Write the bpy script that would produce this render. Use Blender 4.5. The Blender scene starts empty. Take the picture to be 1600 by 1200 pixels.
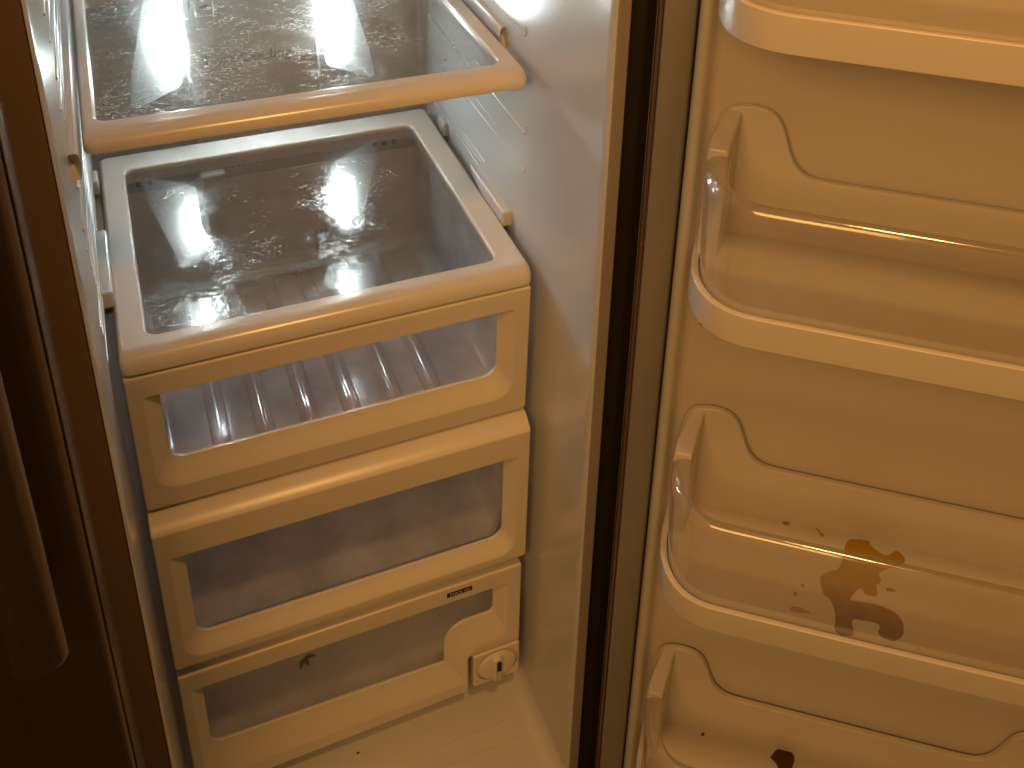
import bpy, bmesh, math, random
from mathutils import Vector, Matrix, noise
random.seed(4)
S = bpy.context.scene
COL = S.collection

# ------------------------------------------------------------------ camera
cam = bpy.data.cameras.new("camera")
cam_o = bpy.data.objects.new("camera", cam)
COL.objects.link(cam_o)
S.camera = cam_o
RT = Vector((0.91304482, -0.40566238, 0.04227518))
UP = Vector((0.144018, 0.41764055, 0.89712607))
FW = Vector((0.38158613, 0.81302793, -0.43974722))
M = Matrix((RT, UP, -FW)).transposed().to_4x4()
M.translation = Vector((0.0418, -0.8898, 0.7166))
cam_o.matrix_world = M
cam.sensor_fit = 'HORIZONTAL'
cam.sensor_width = 36
cam.lens = 1681.86 / 1600 * 36
cam.shift_x = -96.39 / 1600            # the photograph is a crop from below the optical axis
cam.shift_y = -465.71 / 1600
cam.clip_start = 0.02
cam.clip_end = 50

# ------------------------------------------------------------------ world, lamps
w = bpy.data.worlds.new("World")
S.world = w
w.use_nodes = True
wb = w.node_tree.nodes['Background']
wb.inputs[0].default_value = (1.0, 0.48, 0.15, 1)
wb.inputs[1].default_value = 0.05

kl = bpy.data.lights.new("kitchen_ceiling_lamp", 'AREA')
kl.shape = 'DISK'
kl.size = 0.19
kl.color = (1.0, 0.475, 0.13)
kl.energy = 10
ko = bpy.data.objects.new("kitchen_ceiling_lamp", kl)
ko.location = (0.34, -0.92, 1.60)
ko.rotation_euler = (Vector((0.25, 0.0, 0.0)) - Vector(ko.location)).to_track_quat('-Z', 'Y').to_euler()
COL.objects.link(ko)
# added wide fill light, stands in for room bounce, gives the soft frontal glow
k2 = bpy.data.lights.new("soft_room_fill", 'AREA')
k2.shape = 'RECTANGLE'
k2.size = 1.2; k2.size_y = 0.8
k2.color = (1.0, 0.475, 0.13)
k2.energy = 24
k2o = bpy.data.objects.new("soft_room_fill", k2)
k2o.location = (-0.90, -1.60, 1.28)
k2o.rotation_euler = (Vector((0.4, 0.0, 0.0)) - Vector(k2o.location)).to_track_quat('-Z', 'Y').to_euler()
COL.objects.link(k2o)

S.view_settings.view_transform = 'Standard'
S.view_settings.look = 'None'
S.view_settings.exposure = 0
S.view_settings.gamma = 1
S.cycles.use_denoising = True
S.cycles.max_bounces = 14
S.cycles.transparent_max_bounces = 24
S.cycles.diffuse_bounces = 6
S.cycles.glossy_bounces = 6
S.cycles.sample_clamp_indirect = 2.5
S.cycles.blur_glossy = 1.0
S.cycles.use_adaptive_sampling = False
LAMP = 330.0            # strength of the cold lamps in the fridge

# ------------------------------------------------------------------ materials
def mat(name):
    m = bpy.data.materials.new(name)
    m.use_nodes = True
    nt = m.node_tree
    b = nt.nodes['Principled BSDF']
    return m, nt, b, nt.nodes['Material Output']

def N(nt, t, **k):
    n = nt.nodes.new(t)
    for a, v in k.items():
        setattr(n, a, v)
    return n

def plastic(name, col, rough=.32, wob=.0, grime=.25, scale=9, ior=1.5, coat=0, fine=.02):
    m, nt, b, out = mat(name)
    tc = N(nt, 'ShaderNodeTexCoord')
    n1 = N(nt, 'ShaderNodeTexNoise'); n1.inputs['Scale'].default_value = scale; n1.inputs['Detail'].default_value = 6
    nt.links.new(tc.outputs['Object'], n1.inputs['Vector'])
    mr = N(nt, 'ShaderNodeMapRange')
    mr.inputs[1].default_value = .3; mr.inputs[2].default_value = .75
    mr.inputs[3].default_value = 0; mr.inputs[4].default_value = grime
    nt.links.new(n1.outputs[0], mr.inputs[0])
    mx = N(nt, 'ShaderNodeMix', data_type='RGBA')
    mx.inputs[6].default_value = (*col, 1)
    mx.inputs[7].default_value = (col[0]*.82, col[1]*.78, col[2]*.72, 1)
    nt.links.new(mr.outputs[0], mx.inputs[0])
    nt.links.new(mx.outputs[2], b.inputs['Base Color'])
    r = N(nt, 'ShaderNodeMapRange')
    r.inputs[1].default_value = .25; r.inputs[2].default_value = .75
    r.inputs[3].default_value = rough*.9; r.inputs[4].default_value = rough*1.15
    n2 = N(nt, 'ShaderNodeTexNoise'); n2.inputs['Scale'].default_value = scale*2.7; n2.inputs['Detail'].default_value = 5
    nt.links.new(tc.outputs['Object'], n2.inputs['Vector'])
    nt.links.new(n2.outputs[0], r.inputs[0])
    nt.links.new(r.outputs[0], b.inputs['Roughness'])
    b.inputs['IOR'].default_value = ior
    b.inputs['Coat Weight'].default_value = coat
    b.inputs['Coat Roughness'].default_value = .12
    # fine moulding texture + soft waviness of a blow-formed sheet
    if not fine:
        if wob:
            n4 = N(nt, 'ShaderNodeTexNoise'); n4.inputs['Scale'].default_value = 4; n4.inputs['Detail'].default_value = 0
            nt.links.new(tc.outputs['Object'], n4.inputs['Vector'])
            b2 = N(nt, 'ShaderNodeBump'); b2.inputs['Strength'].default_value = .5; b2.inputs['Distance'].default_value = wob
            nt.links.new(n4.outputs[0], b2.inputs['Height']); nt.links.new(b2.outputs[0], b.inputs['Normal'])
        nt.links.remove(b.inputs['Roughness'].links[0]); b.inputs['Roughness'].default_value = rough
        n1.inputs['Detail'].default_value = 2
        return m
    n3 = N(nt, 'ShaderNodeTexNoise'); n3.inputs['Scale'].default_value = 260; n3.inputs['Detail'].default_value = 2
    nt.links.new(tc.outputs['Object'], n3.inputs['Vector'])
    bu = N(nt, 'ShaderNodeBump'); bu.inputs['Strength'].default_value = fine*2; bu.inputs['Distance'].default_value = .0001
    nt.links.new(n3.outputs[0], bu.inputs['Height'])
    if wob:
        n4 = N(nt, 'ShaderNodeTexNoise'); n4.inputs['Scale'].default_value = 5; n4.inputs['Detail'].default_value = 0
        nt.links.new(tc.outputs['Object'], n4.inputs['Vector'])
        b2 = N(nt, 'ShaderNodeBump'); b2.inputs['Strength'].default_value = 1; b2.inputs['Distance'].default_value = wob
        nt.links.new(n4.outputs[0], b2.inputs['Height'])
        nt.links.new(b2.outputs[0], bu.inputs['Normal'])
    nt.links.new(bu.outputs[0], b.inputs['Normal'])
    return m

def sheet(name, tint, ior=1.5, rough=.06, haze=(.7, .7, .7), haze_amt=.05, scratch=0., trans_rough=0., scale=1., bump=0.):
    """a thin clear sheet: what is behind shows through, the surface reflects, grime and scratches scatter"""
    m, nt, b, out = mat(name)
    nt.nodes.remove(b)
    tc = N(nt, 'ShaderNodeTexCoord')
    tr = N(nt, 'ShaderNodeBsdfTransparent'); tr.inputs[0].default_value = (*tint, 1)
    gl = N(nt, 'ShaderNodeBsdfGlossy'); gl.inputs['Roughness'].default_value = rough
    gl.inputs[0].default_value = (1, 1, 1, 1)
    # reflectance of a thin sheet (both faces together), the same from either side
    ge = N(nt, 'ShaderNodeNewGeometry')
    dt = N(nt, 'ShaderNodeVectorMath', operation='DOT_PRODUCT'); nt.links.new(ge.outputs['Normal'], dt.inputs[0]); nt.links.new(ge.outputs['Incoming'], dt.inputs[1])
    ab_ = N(nt, 'ShaderNodeMath', operation='ABSOLUTE'); nt.links.new(dt.outputs['Value'], ab_.inputs[0])
    om = N(nt, 'ShaderNodeMath', operation='SUBTRACT'); om.inputs[0].default_value = 1; nt.links.new(ab_.outputs[0], om.inputs[1])
    pw = N(nt, 'ShaderNodeMath', operation='POWER'); pw.inputs[1].default_value = 4.5; nt.links.new(om.outputs[0], pw.inputs[0])
    R0 = 2*((ior-1)/(ior+1))**2
    fr = N(nt, 'ShaderNodeMath', operation='MULTIPLY_ADD'); fr.inputs[1].default_value = 1-R0; fr.inputs[2].default_value = R0
    nt.links.new(pw.outputs[0], fr.inputs[0])
    mix = N(nt, 'ShaderNodeMixShader')
    nt.links.new(fr.outputs[0], mix.inputs[0]); nt.links.new(tr.outputs[0], mix.inputs[1]); nt.links.new(gl.outputs[0], mix.inputs[2])
    df = N(nt, 'ShaderNodeBsdfDiffuse'); df.inputs[0].default_value = (*haze, 1)
    tl = N(nt, 'ShaderNodeBsdfTranslucent'); tl.inputs[0].default_value = (*haze, 1)
    dm = N(nt, 'ShaderNodeMixShader'); dm.inputs[0].default_value = .5
    nt.links.new(df.outputs[0], dm.inputs[1]); nt.links.new(tl.outputs[0], dm.inputs[2])
    hz = N(nt, 'ShaderNodeMixShader')
    nt.links.new(mix.outputs[0], hz.inputs[1]); nt.links.new(dm.outputs[0], hz.inputs[2])
    nt.links.new(hz.outputs[0], out.inputs[0])
    if not scratch:
        n = N(nt, 'ShaderNodeTexNoise'); n.inputs['Scale'].default_value = 14*scale; n.inputs['Detail'].default_value = 6
        nt.links.new(tc.outputs['Object'], n.inputs['Vector'])
        mr = N(nt, 'ShaderNodeMapRange'); mr.inputs[1].default_value = .3; mr.inputs[2].default_value = .8
        mr.inputs[3].default_value = haze_amt*.7; mr.inputs[4].default_value = haze_amt*1.5
        nt.links.new(n.outputs[0], mr.inputs[0]); nt.links.new(mr.outputs[0], hz.inputs[0])
        if bump:
            bu = N(nt, 'ShaderNodeBump'); bu.inputs['Distance'].default_value = bump; bu.inputs['Strength'].default_value = 1
            nb = N(nt, 'ShaderNodeTexNoise'); nb.inputs['Scale'].default_value = 45; nb.inputs['Detail'].default_value = 3
            nt.links.new(tc.outputs['Object'], nb.inputs['Vector'])
            nt.links.new(nb.outputs[0], bu.inputs['Height']); nt.links.new(bu.outputs[0], gl.inputs['Normal'])
        return m
    # wiped smears: curly hair lines = where a warped noise crosses its middle value
    def lines(sc, det, dist, width, seed, stretch=(1, 1, 1)):
        mp = N(nt, 'ShaderNodeMapping'); mp.inputs['Location'].default_value = (seed, seed*.7, 0); mp.inputs['Scale'].default_value = stretch
        nt.links.new(tc.outputs['Object'], mp.inputs['Vector'])
        a = N(nt, 'ShaderNodeTexNoise'); a.inputs['Scale'].default_value = sc; a.inputs['Detail'].default_value = det; a.inputs['Distortion'].default_value = dist
        nt.links.new(mp.outputs[0], a.inputs['Vector'])
        s = N(nt, 'ShaderNodeMath', operation='SUBTRACT'); s.inputs[1].default_value = .5
        ab = N(nt, 'ShaderNodeMath', operation='ABSOLUTE')
        r = N(nt, 'ShaderNodeMapRange'); r.inputs[1].default_value = 0; r.inputs[2].default_value = width; r.inputs[3].default_value = 1; r.inputs[4].default_value = 0
        nt.links.new(a.outputs[0], s.inputs[0]); nt.links.new(s.outputs[0], ab.inputs[0]); nt.links.new(ab.outputs[0], r.inputs[0])
        return r.outputs[0]
    def mask(sc, lo, hi, seed, det=4):
        mp = N(nt, 'ShaderNodeMapping'); mp.inputs['Location'].default_value = (seed, -seed, 0)
        nt.links.new(tc.outputs['Object'], mp.inputs['Vector'])
        a = N(nt, 'ShaderNodeTexNoise'); a.inputs['Scale'].default_value = sc; a.inputs['Detail'].default_value = det; a.inputs['Distortion'].default_value = .6
        nt.links.new(mp.outputs[0], a.inputs['Vector'])
        r = N(nt, 'ShaderNodeMapRange'); r.inputs[1].default_value = lo; r.inputs[2].default_value = hi
        nt.links.new(a.outputs[0], r.inputs[0])
        return r.outputs[0]
    def mul(a, b_):
        x = N(nt, 'ShaderNodeMath', operation='MULTIPLY'); nt.links.new(a, x.inputs[0])
        if isinstance(b_, float): x.inputs[1].default_value = b_
        else: nt.links.new(b_, x.inputs[1])
        return x.outputs[0]
    def add(a, b_):
        x = N(nt, 'ShaderNodeMath', operation='ADD', use_clamp=True); nt.links.new(a, x.inputs[0])
        if isinstance(b_, float): x.inputs[1].default_value = b_
        else: nt.links.new(b_, x.inputs[1])
        return x.outputs[0]
    l1 = mul(lines(55, 3, 1.6, .022, 3.1, (1, 1.6, 1)), mask(11, .47, .62, 8.))
    l2 = mul(lines(150, 4, .9, .035, 7.7, (.6, 1.5, 1)), mask(8, .45, .62, 2.))
    l3 = mul(lines(26, 2, 2.4, .012, 11.3), mask(6, .5, .6, 5.))
    sm = mask(16, .5, .8, 1.3, 8)
    fn = mask(260, .52, .75, 4.4, 3)
    sc_ = add(add(l1, l2), l3)
    gr = add(mul(sc_, .30*scratch), mul(mul(sm, mask(40, .4, .7, 9.)), .20*scratch))
    gr = add(gr, mul(mul(fn, mask(7, .42, .65, 2.)), .14*scratch))
    gr = add(gr, float(haze_amt))
    nt.links.new(gr, hz.inputs[0])
    bu = N(nt, 'ShaderNodeBump'); bu.inputs['Distance'].default_value = .00025*scratch; bu.inputs['Strength'].default_value = 1
    nt.links.new(add(mul(sc_, .8), mul(fn, mul(mask(7, .42, .65, 2.), .6))), bu.inputs['Height'])
    nt.links.new(bu.outputs[0], gl.inputs['Normal'])
    rr = N(nt, 'ShaderNodeMapRange'); rr.inputs[3].default_value = rough; rr.inputs[4].default_value = .28
    nt.links.new(add(mul(sm, .6), sc_), rr.inputs[0]); nt.links.new(rr.outputs[0], gl.inputs['Roughness'])
    return m

def metal(name, col, rough=.3, streak=True):
    m, nt, b, out = mat(name)
    b.inputs['Base Color'].default_value = (*col, 1)
    b.inputs['Metallic'].default_value = 1
    b.inputs['Roughness'].default_value = rough
    if streak:
        tc = N(nt, 'ShaderNodeTexCoord'); mp = N(nt, 'ShaderNodeMapping'); mp.inputs['Scale'].default_value = (900, 900, 3)
        n = N(nt, 'ShaderNodeTexNoise'); n.inputs['Scale'].default_value = 1; n.inputs['Detail'].default_value = 4
        nt.links.new(tc.outputs['Object'], mp.inputs[0]); nt.links.new(mp.outputs[0], n.inputs['Vector'])
        r = N(nt, 'ShaderNodeMapRange'); r.inputs[3].default_value = rough*.7; r.inputs[4].default_value = rough*1.4
        nt.links.new(n.outputs[0], r.inputs[0]); nt.links.new(r.outputs[0], b.inputs['Roughness'])
        bu = N(nt, 'ShaderNodeBump'); bu.inputs['Distance'].default_value = .00005; nt.links.new(n.outputs[0], bu.inputs['Height']); nt.links.new(bu.outputs[0], b.inputs['Normal'])
    return m

WHITE = (.66, .65, .63)
M_liner = plastic("liner_plastic", (.53, .555, .58), .18, wob=.0016, grime=.08, fine=0.)
M_frame = plastic("white_shelf_plastic", (.60, .59, .57), .20, wob=.0004, grime=.22)
M_drawer = plastic("white_drawer_plastic", (.66, .64, .60), .27, wob=.0005, grime=.15, fine=0.)
M_door = plastic("door_liner_plastic", (.60, .585, .55), .30, wob=.0016, grime=.12, fine=0.)
M_bin = plastic("bin_white_plastic", (.64, .625, .59), .26, wob=.0005, grime=.12, fine=0.)
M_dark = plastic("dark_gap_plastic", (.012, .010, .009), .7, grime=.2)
M_slot = plastic("slot_shadow_plastic", (.02, .02, .02), .6)
M_gasket = plastic("gasket_vinyl", (.24, .235, .225), .22, wob=.0008, grime=.3, fine=0., coat=.7)
M_rim = plastic("door_rim_vinyl", (.12, .075, .05), .25, grime=.4)
M_glass1 = sheet("smeared_shelf_glass", (.80, .82, .81), ior=1.75, rough=.05, haze=(.75, .79, .78), haze_amt=.035, scratch=1.05)
M_glass2 = sheet("scuffed_cover_glass", (.78, .775, .77), ior=2.1, rough=.035, haze=(.62, .62, .60), haze_amt=.012, scratch=.10)
M_tub = sheet("frosted_drawer_plastic", (.99, .985, 1.), ior=1.5, rough=.08, haze=(.90, .93, 1.0), haze_amt=.68, bump=.0002)
M_rib = sheet("clear_moulded_rib", (.90, .88, .90), ior=1.75, rough=.05, haze=(.90, .86, .90), haze_amt=.38)
M_pane = sheet("clear_drawer_window", (.96, .96, 1.0), ior=1.45, rough=.10, haze=(.6, .58, .6), haze_amt=.05)
M_guard = sheet("clear_bin_guard", (.93, .91, .87), ior=1.75, rough=.11, haze=(.60, .58, .54), haze_amt=.27, bump=.0002)
M_steel = metal("brushed_steel", (.22, .165, .13), .34)
M_handle = metal("handle_steel", (.22, .18, .14), .36)
M_ink = plastic("grey_print_ink", (.17, .17, .18), .5)
M_black = plastic("black_sticker", (.015, .013, .012), .4)
M_inkw = plastic("pale_sticker_print", (.55, .52, .48), .5)
M_seam = plastic("seam_line", (.22, .20, .18), .6)
M_leaf = plastic("dried_leaf", (.05, .06, .03), .7)
M_crumb = plastic("dark_crumb", (.06, .03, .015), .6)

def stain_mat(name):
    m, nt, b, out = mat(name)
    ge = N(nt, 'ShaderNodeTexCoord')
    sp = N(nt, 'ShaderNodeSeparateXYZ'); nt.links.new(ge.outputs['Object'], sp.inputs[0])
    n = N(nt, 'ShaderNodeTexNoise'); n.inputs['Scale'].default_value = 45; n.inputs['Detail'].default_value = 5
    nt.links.new(ge.outputs['Object'], n.inputs['Vector'])
    a = N(nt, 'ShaderNodeMath', operation='MULTIPLY_ADD'); a.inputs[1].default_value = .055; nt.links.new(n.outputs[0], a.inputs[0]); nt.links.new(sp.outputs['Y'], a.inputs[2])
    r = N(nt, 'ShaderNodeMapRange'); r.inputs[1].default_value = -.030; r.inputs[2].default_value = .050
    # the syrup has run to the low front of the bin and dried thickest and darkest there
    inv = N(nt, 'ShaderNodeMath', operation='MULTIPLY_ADD'); inv.inputs[1].default_value = 1; inv.inputs[2].default_value = 0
    nt.links.new(a.outputs[0], inv.inputs[0]); nt.links.new(inv.outputs[0], r.inputs[0])
    cr = N(nt, 'ShaderNodeValToRGB')
    cr.color_ramp.elements[0].position = .2; cr.color_ramp.elements[0].color = (.12, .043, .007, 1)
    cr.color_ramp.elements[1].position = .75; cr.color_ramp.elements[1].color = (.42, .26, .022, 1)
    nt.links.new(r.outputs[0], cr.inputs[0]); nt.links.new(cr.outputs[0], b.inputs['Base Color'])
    b.inputs['Roughness'].default_value = .22
    return m
M_stain = stain_mat("dried_brown_syrup")
M_stain2 = plastic("dark_dried_syrup", (.085, .028, .006), .25, grime=.6, scale=60, fine=0.)

def lamp_mat(name, flip):
    """translucent lamp cover with a bulb behind it: bright at the bulb, dimmer away from it"""
    m, nt, b, out = mat(name)
    b.inputs['Base Color'].default_value = (.3, .3, .3, 1)
    b.inputs['Roughness'].default_value = .4
    tc = N(nt, 'ShaderNodeTexCoord')
    v = N(nt, 'ShaderNodeVectorMath', operation='SUBTRACT'); v.inputs[1].default_value = (flip*-.008, 0, .148)
    nt.links.new(tc.outputs['Object'], v.inputs[0])
    sc = N(nt, 'ShaderNodeVectorMath', operation='MULTIPLY'); sc.inputs[1].default_value = (1, 0, .55)
    nt.links.new(v.outputs[0], sc.inputs[0])
    le = N(nt, 'ShaderNodeVectorMath', operation='LENGTH'); nt.links.new(sc.outputs[0], le.inputs[0])
    d = N(nt, 'ShaderNodeMath', operation='DIVIDE'); d.inputs[1].default_value = .0070; nt.links.new(le.outputs['Value'], d.inputs[0])
    p = N(nt, 'ShaderNodeMath', operation='POWER'); p.inputs[1].default_value = 4.6; nt.links.new(d.outputs[0], p.inputs[0])
    a = N(nt, 'ShaderNodeMath', operation='ADD'); a.inputs[1].default_value = 1; nt.links.new(p.outputs[0], a.inputs[0])
    q = N(nt, 'ShaderNodeMath', operation='DIVIDE'); q.inputs[0].default_value = LAMP; nt.links.new(a.outputs[0], q.inputs[1])
    g1 = N(nt, 'ShaderNodeMath', operation='DIVIDE'); g1.inputs[1].default_value = .023; nt.links.new(le.outputs['Value'], g1.inputs[0])
    g2 = N(nt, 'ShaderNodeMath', operation='POWER'); g2.inputs[1].default_value = 3.; nt.links.new(g1.outputs[0], g2.inputs[0])
    g3 = N(nt, 'ShaderNodeMath', operation='ADD'); g3.inputs[1].default_value = 1; nt.links.new(g2.outputs[0], g3.inputs[0])
    g4 = N(nt, 'ShaderNodeMath', operation='DIVIDE'); g4.inputs[0].default_value = 4.6; nt.links.new(g3.outputs[0], g4.inputs[1])
    q2 = N(nt, 'ShaderNodeMath', operation='ADD'); nt.links.new(q.outputs[0], q2.inputs[0]); nt.links.new(g4.outputs[0], q2.inputs[1])
    b.inputs['Emission Color'].default_value = (.82, .96, .96, 1)
    nt.links.new(q2.outputs[0], b.inputs['Emission Strength'])
    return m
M_lampL = lamp_mat("lamp_cover_glow", -1)
M_lampR = lamp_mat("lamp_cover_glow_mirrored", 1)

# ------------------------------------------------------------------ helpers
def thing(name, label, cat, loc=(0, 0, 0), rot=0., group=None, kind=None):
    o = bpy.data.objects.new(name, None)
    COL.objects.link(o)
    o.location = loc
    o.rotation_euler = (0, 0, rot)
    o.empty_display_size = .05
    o['label'] = label; o['category'] = cat
    if group: o['group'] = group
    return o

def link(name, me, m, parent=None, label=None, smooth=True):
    o = bpy.data.objects.new(name, me)
    COL.objects.link(o)
    if m: me.materials.append(m)
    if smooth:
        for p in me.polygons: p.use_smooth = True
    if parent: o.parent = parent
    if label: o['label'] = label
    return o

def root_loc(p):
    """offset from world of a parent chain without rotation"""
    v = Vector((0, 0, 0))
    while p is not None:
        v += Vector(p.location); p = p.parent
    return v

def raw(name, vs, fs, m, parent=None, label=None, smooth=True, world=True, weld=True, bevel=0, seg=2, wn=True, ang=35):
    off = root_loc(parent) if (world and parent) else Vector((0, 0, 0))
    me = bpy.data.meshes.new(name)
    me.from_pydata([tuple(Vector(v) - off) for v in vs], [], fs)
    bm = bmesh.new(); bm.from_mesh(me)
    if weld: bmesh.ops.remove_doubles(bm, verts=bm.verts, dist=1e-6)
    bmesh.ops.recalc_face_normals(bm, faces=bm.faces)
    bm.to_mesh(me); bm.free()
    o = link(name, me, m, parent, label, smooth)
    if bevel:
        md = o.modifiers.new('bevel', 'BEVEL'); md.width = bevel; md.segments = seg; md.limit_method = 'ANGLE'; md.angle_limit = math.radians(ang)
        md.harden_normals = False
    if smooth and wn:
        try:
            me.set_sharp_from_angle(angle=math.radians(50))
        except Exception: pass
        md = o.modifiers.new('wn', 'WEIGHTED_NORMAL'); md.keep_sharp = True
    return o

def box(name, a, b, m, parent=None, bevel=.002, **k):
    x0, y0, z0 = a; x1, y1, z1 = b
    vs = [(x0,y0,z0),(x1,y0,z0),(x1,y1,z0),(x0,y1,z0),(x0,y0,z1),(x1,y0,z1),(x1,y1,z1),(x0,y1,z1)]
    fs = [(3,2,1,0),(4,5,6,7),(0,1,5,4),(1,2,6,5),(2,3,7,6),(3,0,4,7)]
    return raw(name, vs, fs, m, parent, bevel=bevel, **k)

def roundpoly(pts, rad, n=6):
    """rounded 2-D polygon; always len(pts)*(n+1) points so that rings can be lofted"""
    out = []
    L = len(pts)
    for i, p in enumerate(pts):
        p = Vector(p); a = Vector(pts[i-1]); b = Vector(pts[(i+1) % L])
        r = rad[i] if isinstance(rad, (list, tuple)) else rad
        u = (a-p).normalized(); v = (b-p).normalized()
        ang = u.angle(v)
        t = min(r/math.tan(ang/2), (a-p).length*.49, (b-p).length*.49)
        rr = t*math.tan(ang/2)
        c = p + (u+v).normalized()*(rr/math.sin(ang/2)) if rr > 1e-9 else p
        s = p + u*t; e = p + v*t
        for k in range(n+1):
            f = k/n
            if rr < 1e-9:
                out.append(p.copy()); continue
            d0 = (s-c); d1 = (e-c)
            A = d0.angle(d1); 
            w0 = math.sin((1-f)*A)/math.sin(A); w1 = math.sin(f*A)/math.sin(A)
            out.append(c + d0*w0 + d1*w1)
    return out

def rect(x0, x1, y0, y1): return [(x0, y0), (x1, y0), (x1, y1), (x0, y1)]

def loft(rings, closed=True, cap0=False, cap1=False):
    vs = []; fs = []
    n = len(rings[0])
    for r in rings: vs += [tuple(p) for p in r]
    for k in range(len(rings)-1):
        for i in range(n if closed else n-1):
            j = (i+1) % n
            fs.append((k*n+i, k*n+j, (k+1)*n+j, (k+1)*n+i))
    if cap0: fs.append(tuple(range(n))[::-1])
    if cap1: fs.append(tuple((len(rings)-1)*n+i for i in range(n)))
    return vs, fs

def tube(path, r, seg=10, flat=1., taper=None):
    """tube along a 3-D path"""
    rings = []
    P = [Vector(p) for p in path]
    for i, p in enumerate(P):
        d = (P[min(i+1, len(P)-1)] - P[max(i-1, 0)]).normalized()
        up = Vector((0, 0, 1)) if abs(d.z) < .9 else Vector((1, 0, 0))
        a = d.cross(up).normalized(); b = a.cross(d)
        rr = r*(taper[i] if taper else 1)
        rings.append([p + a*math.cos(2*math.pi*k/seg)*rr*flat + b*math.sin(2*math.pi*k/seg)*rr for k in range(seg)])
    return loft(rings, True, True, True)

def join(*parts):
    vs = []; fs = []
    for v, f in parts:
        o = len(vs); vs += list(v); fs += [tuple(i+o for i in q) for q in f]
    return vs, fs

# ------------------------------------------------------------------ REFRIGERATOR
XL, XR, ZF, ZT, YF, YB = -.009, .4315, -.690, .93, -.136, .432
fr = thing('refrigerator', 'open side-by-side refrigerator with white interior and steel doors', 'refrigerator', (.21, .15, -.76))

# liner: inner walls, floor and ceiling in one moulded sheet
def usect(y, grow=0, r=.022):
    return [Vector((p.x, y, p.y)) for p in roundpoly(rect(XL-min(grow, .0035), XR+grow, ZF-grow, ZT+grow), [r, r, .03, .03], 8)]
rings = [usect(YF, .0142, .03), usect(YF, .005), usect(YF+.001, .003), usect(YF+.004, .001), usect(YF+.012, 0), usect(.0, 0), usect(.2, 0), usect(YB-.012, 0), usect(YB-.003, -.004), usect(YB, -.014)]
vs, fs = loft(rings, True, False, True)
raw('liner', vs, fs, M_liner, fr, weld=False)
# outer steel case, left mullion; side flange blackened as shade in the door gap
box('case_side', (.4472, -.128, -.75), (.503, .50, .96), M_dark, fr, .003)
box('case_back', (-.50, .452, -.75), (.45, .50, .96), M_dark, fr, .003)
M_mull = plastic("mullion_brown", (.19, .13, .09), .4, grime=.3)
box('mullion', (-.052, -.1345, -.75), (-.0130, .40, .96), M_mull, fr, .002)
M_lip = plastic('lip_strip_tan', (.26, .235, .21), .4, grime=.3)
box('lip_strip', (XR+.0030, YF-.0012, -.70), (XR+.0150, YF+.004, .95), M_lip, fr, .001)  # darker strip laid over the right lip flange
# floor details: shallow seam grooves and the step in front of the drawers
for (x0, y0, x1, y1) in [(.222, -.033, .386, -.033), (.13, -.012, .05, -.008), (.25, -.062, .40, -.060)]:
    vs, fs = tube([(x0+(x1-x0)*i/10, y0+(y1-y0)*i/10, ZF+.0002) for i in range(11)], .0011, 8)
    raw('floor_groove', vs, fs, M_liner, fr, weld=False)
box('floor_step', (.02, .035, ZF-.01), (.345, .42, ZF+.012), M_liner, fr, .005, seg=4)

# moulded guide ridges on the right wall: long thin beads that hook up at their front end
def bead(side, y0, y1, z, hook=.010, r=.0016):
    x = XR+.0004 if side > 0 else XL-.0004
    pts = [(x, y1+(y0-y1)*i/12, z + .0005*math.sin(i)) for i in range(13)]
    if hook:
        for k in range(1, 8):
            a = k/7*math.pi*.62
            pts.append((x, y0 - math.sin(a)*.0055, z + (1-math.cos(a))*.0065 + (hook*.3 if k > 6 else 0)))
    vs, fs = tube(pts, r, 8)
    return raw('guide_bead', vs, fs, M_liner, fr, weld=False)
for y0, z, h in [(.060, .107, .01), (.060, .155, .01), (.066, .268, .01)]:
    bead(1, y0, .41, z, h)
for z in (.170, .120):
    bead(1, .15, .22, z, 0, .001)
for y0, y1, z in [(.205, .40, .033), (.185, .30, .050), (.20, .40, .041)]:
    bead(1, y0, y1, z, 0, .0018)
for z in (.03, .055, .075, .092, .107, .125, .155, .175, .20, .268, .29, .31, .34, .37):
    bead(-1, -.02 + .05*random.random(), .41, z, 0, .0012+.001*random.random())

def prism_yz(poly, x0, x1):
    r0 = [(x0, a, b) for a, b in poly]; r1 = [(x1, a, b) for a, b in poly]
    return loft([r0, r1], True, True, True)
for sx in (1, -1):
    x0 = XR+.002 if sx > 0 else XL-.002
    x1 = x0 - sx*.013
    vs, fs = prism_yz([(.094, .014), (.094, .034), (.215, .034), (.195, .022), (.150, .010)], x0, x1)
    raw('shelf_wedge', vs, fs, M_liner, fr, bevel=.0025, seg=3)
    vs, fs = prism_yz([(.330, .010), (.330, .030), (.352, .034), (.36, .012)], x0, x1+sx*.004)
    raw('shelf_stop', vs, fs, M_liner, fr, bevel=.003, seg=3)
    # long low ledge that carries the cover shelf
    vs, fs = prism_yz([(.11, -.008), (.105, .001), (.41, .001), (.41, -.008)], x0, x0-sx*.0095)
    raw('shelf_ledge', vs, fs, M_liner, fr, bevel=.002)
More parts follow.
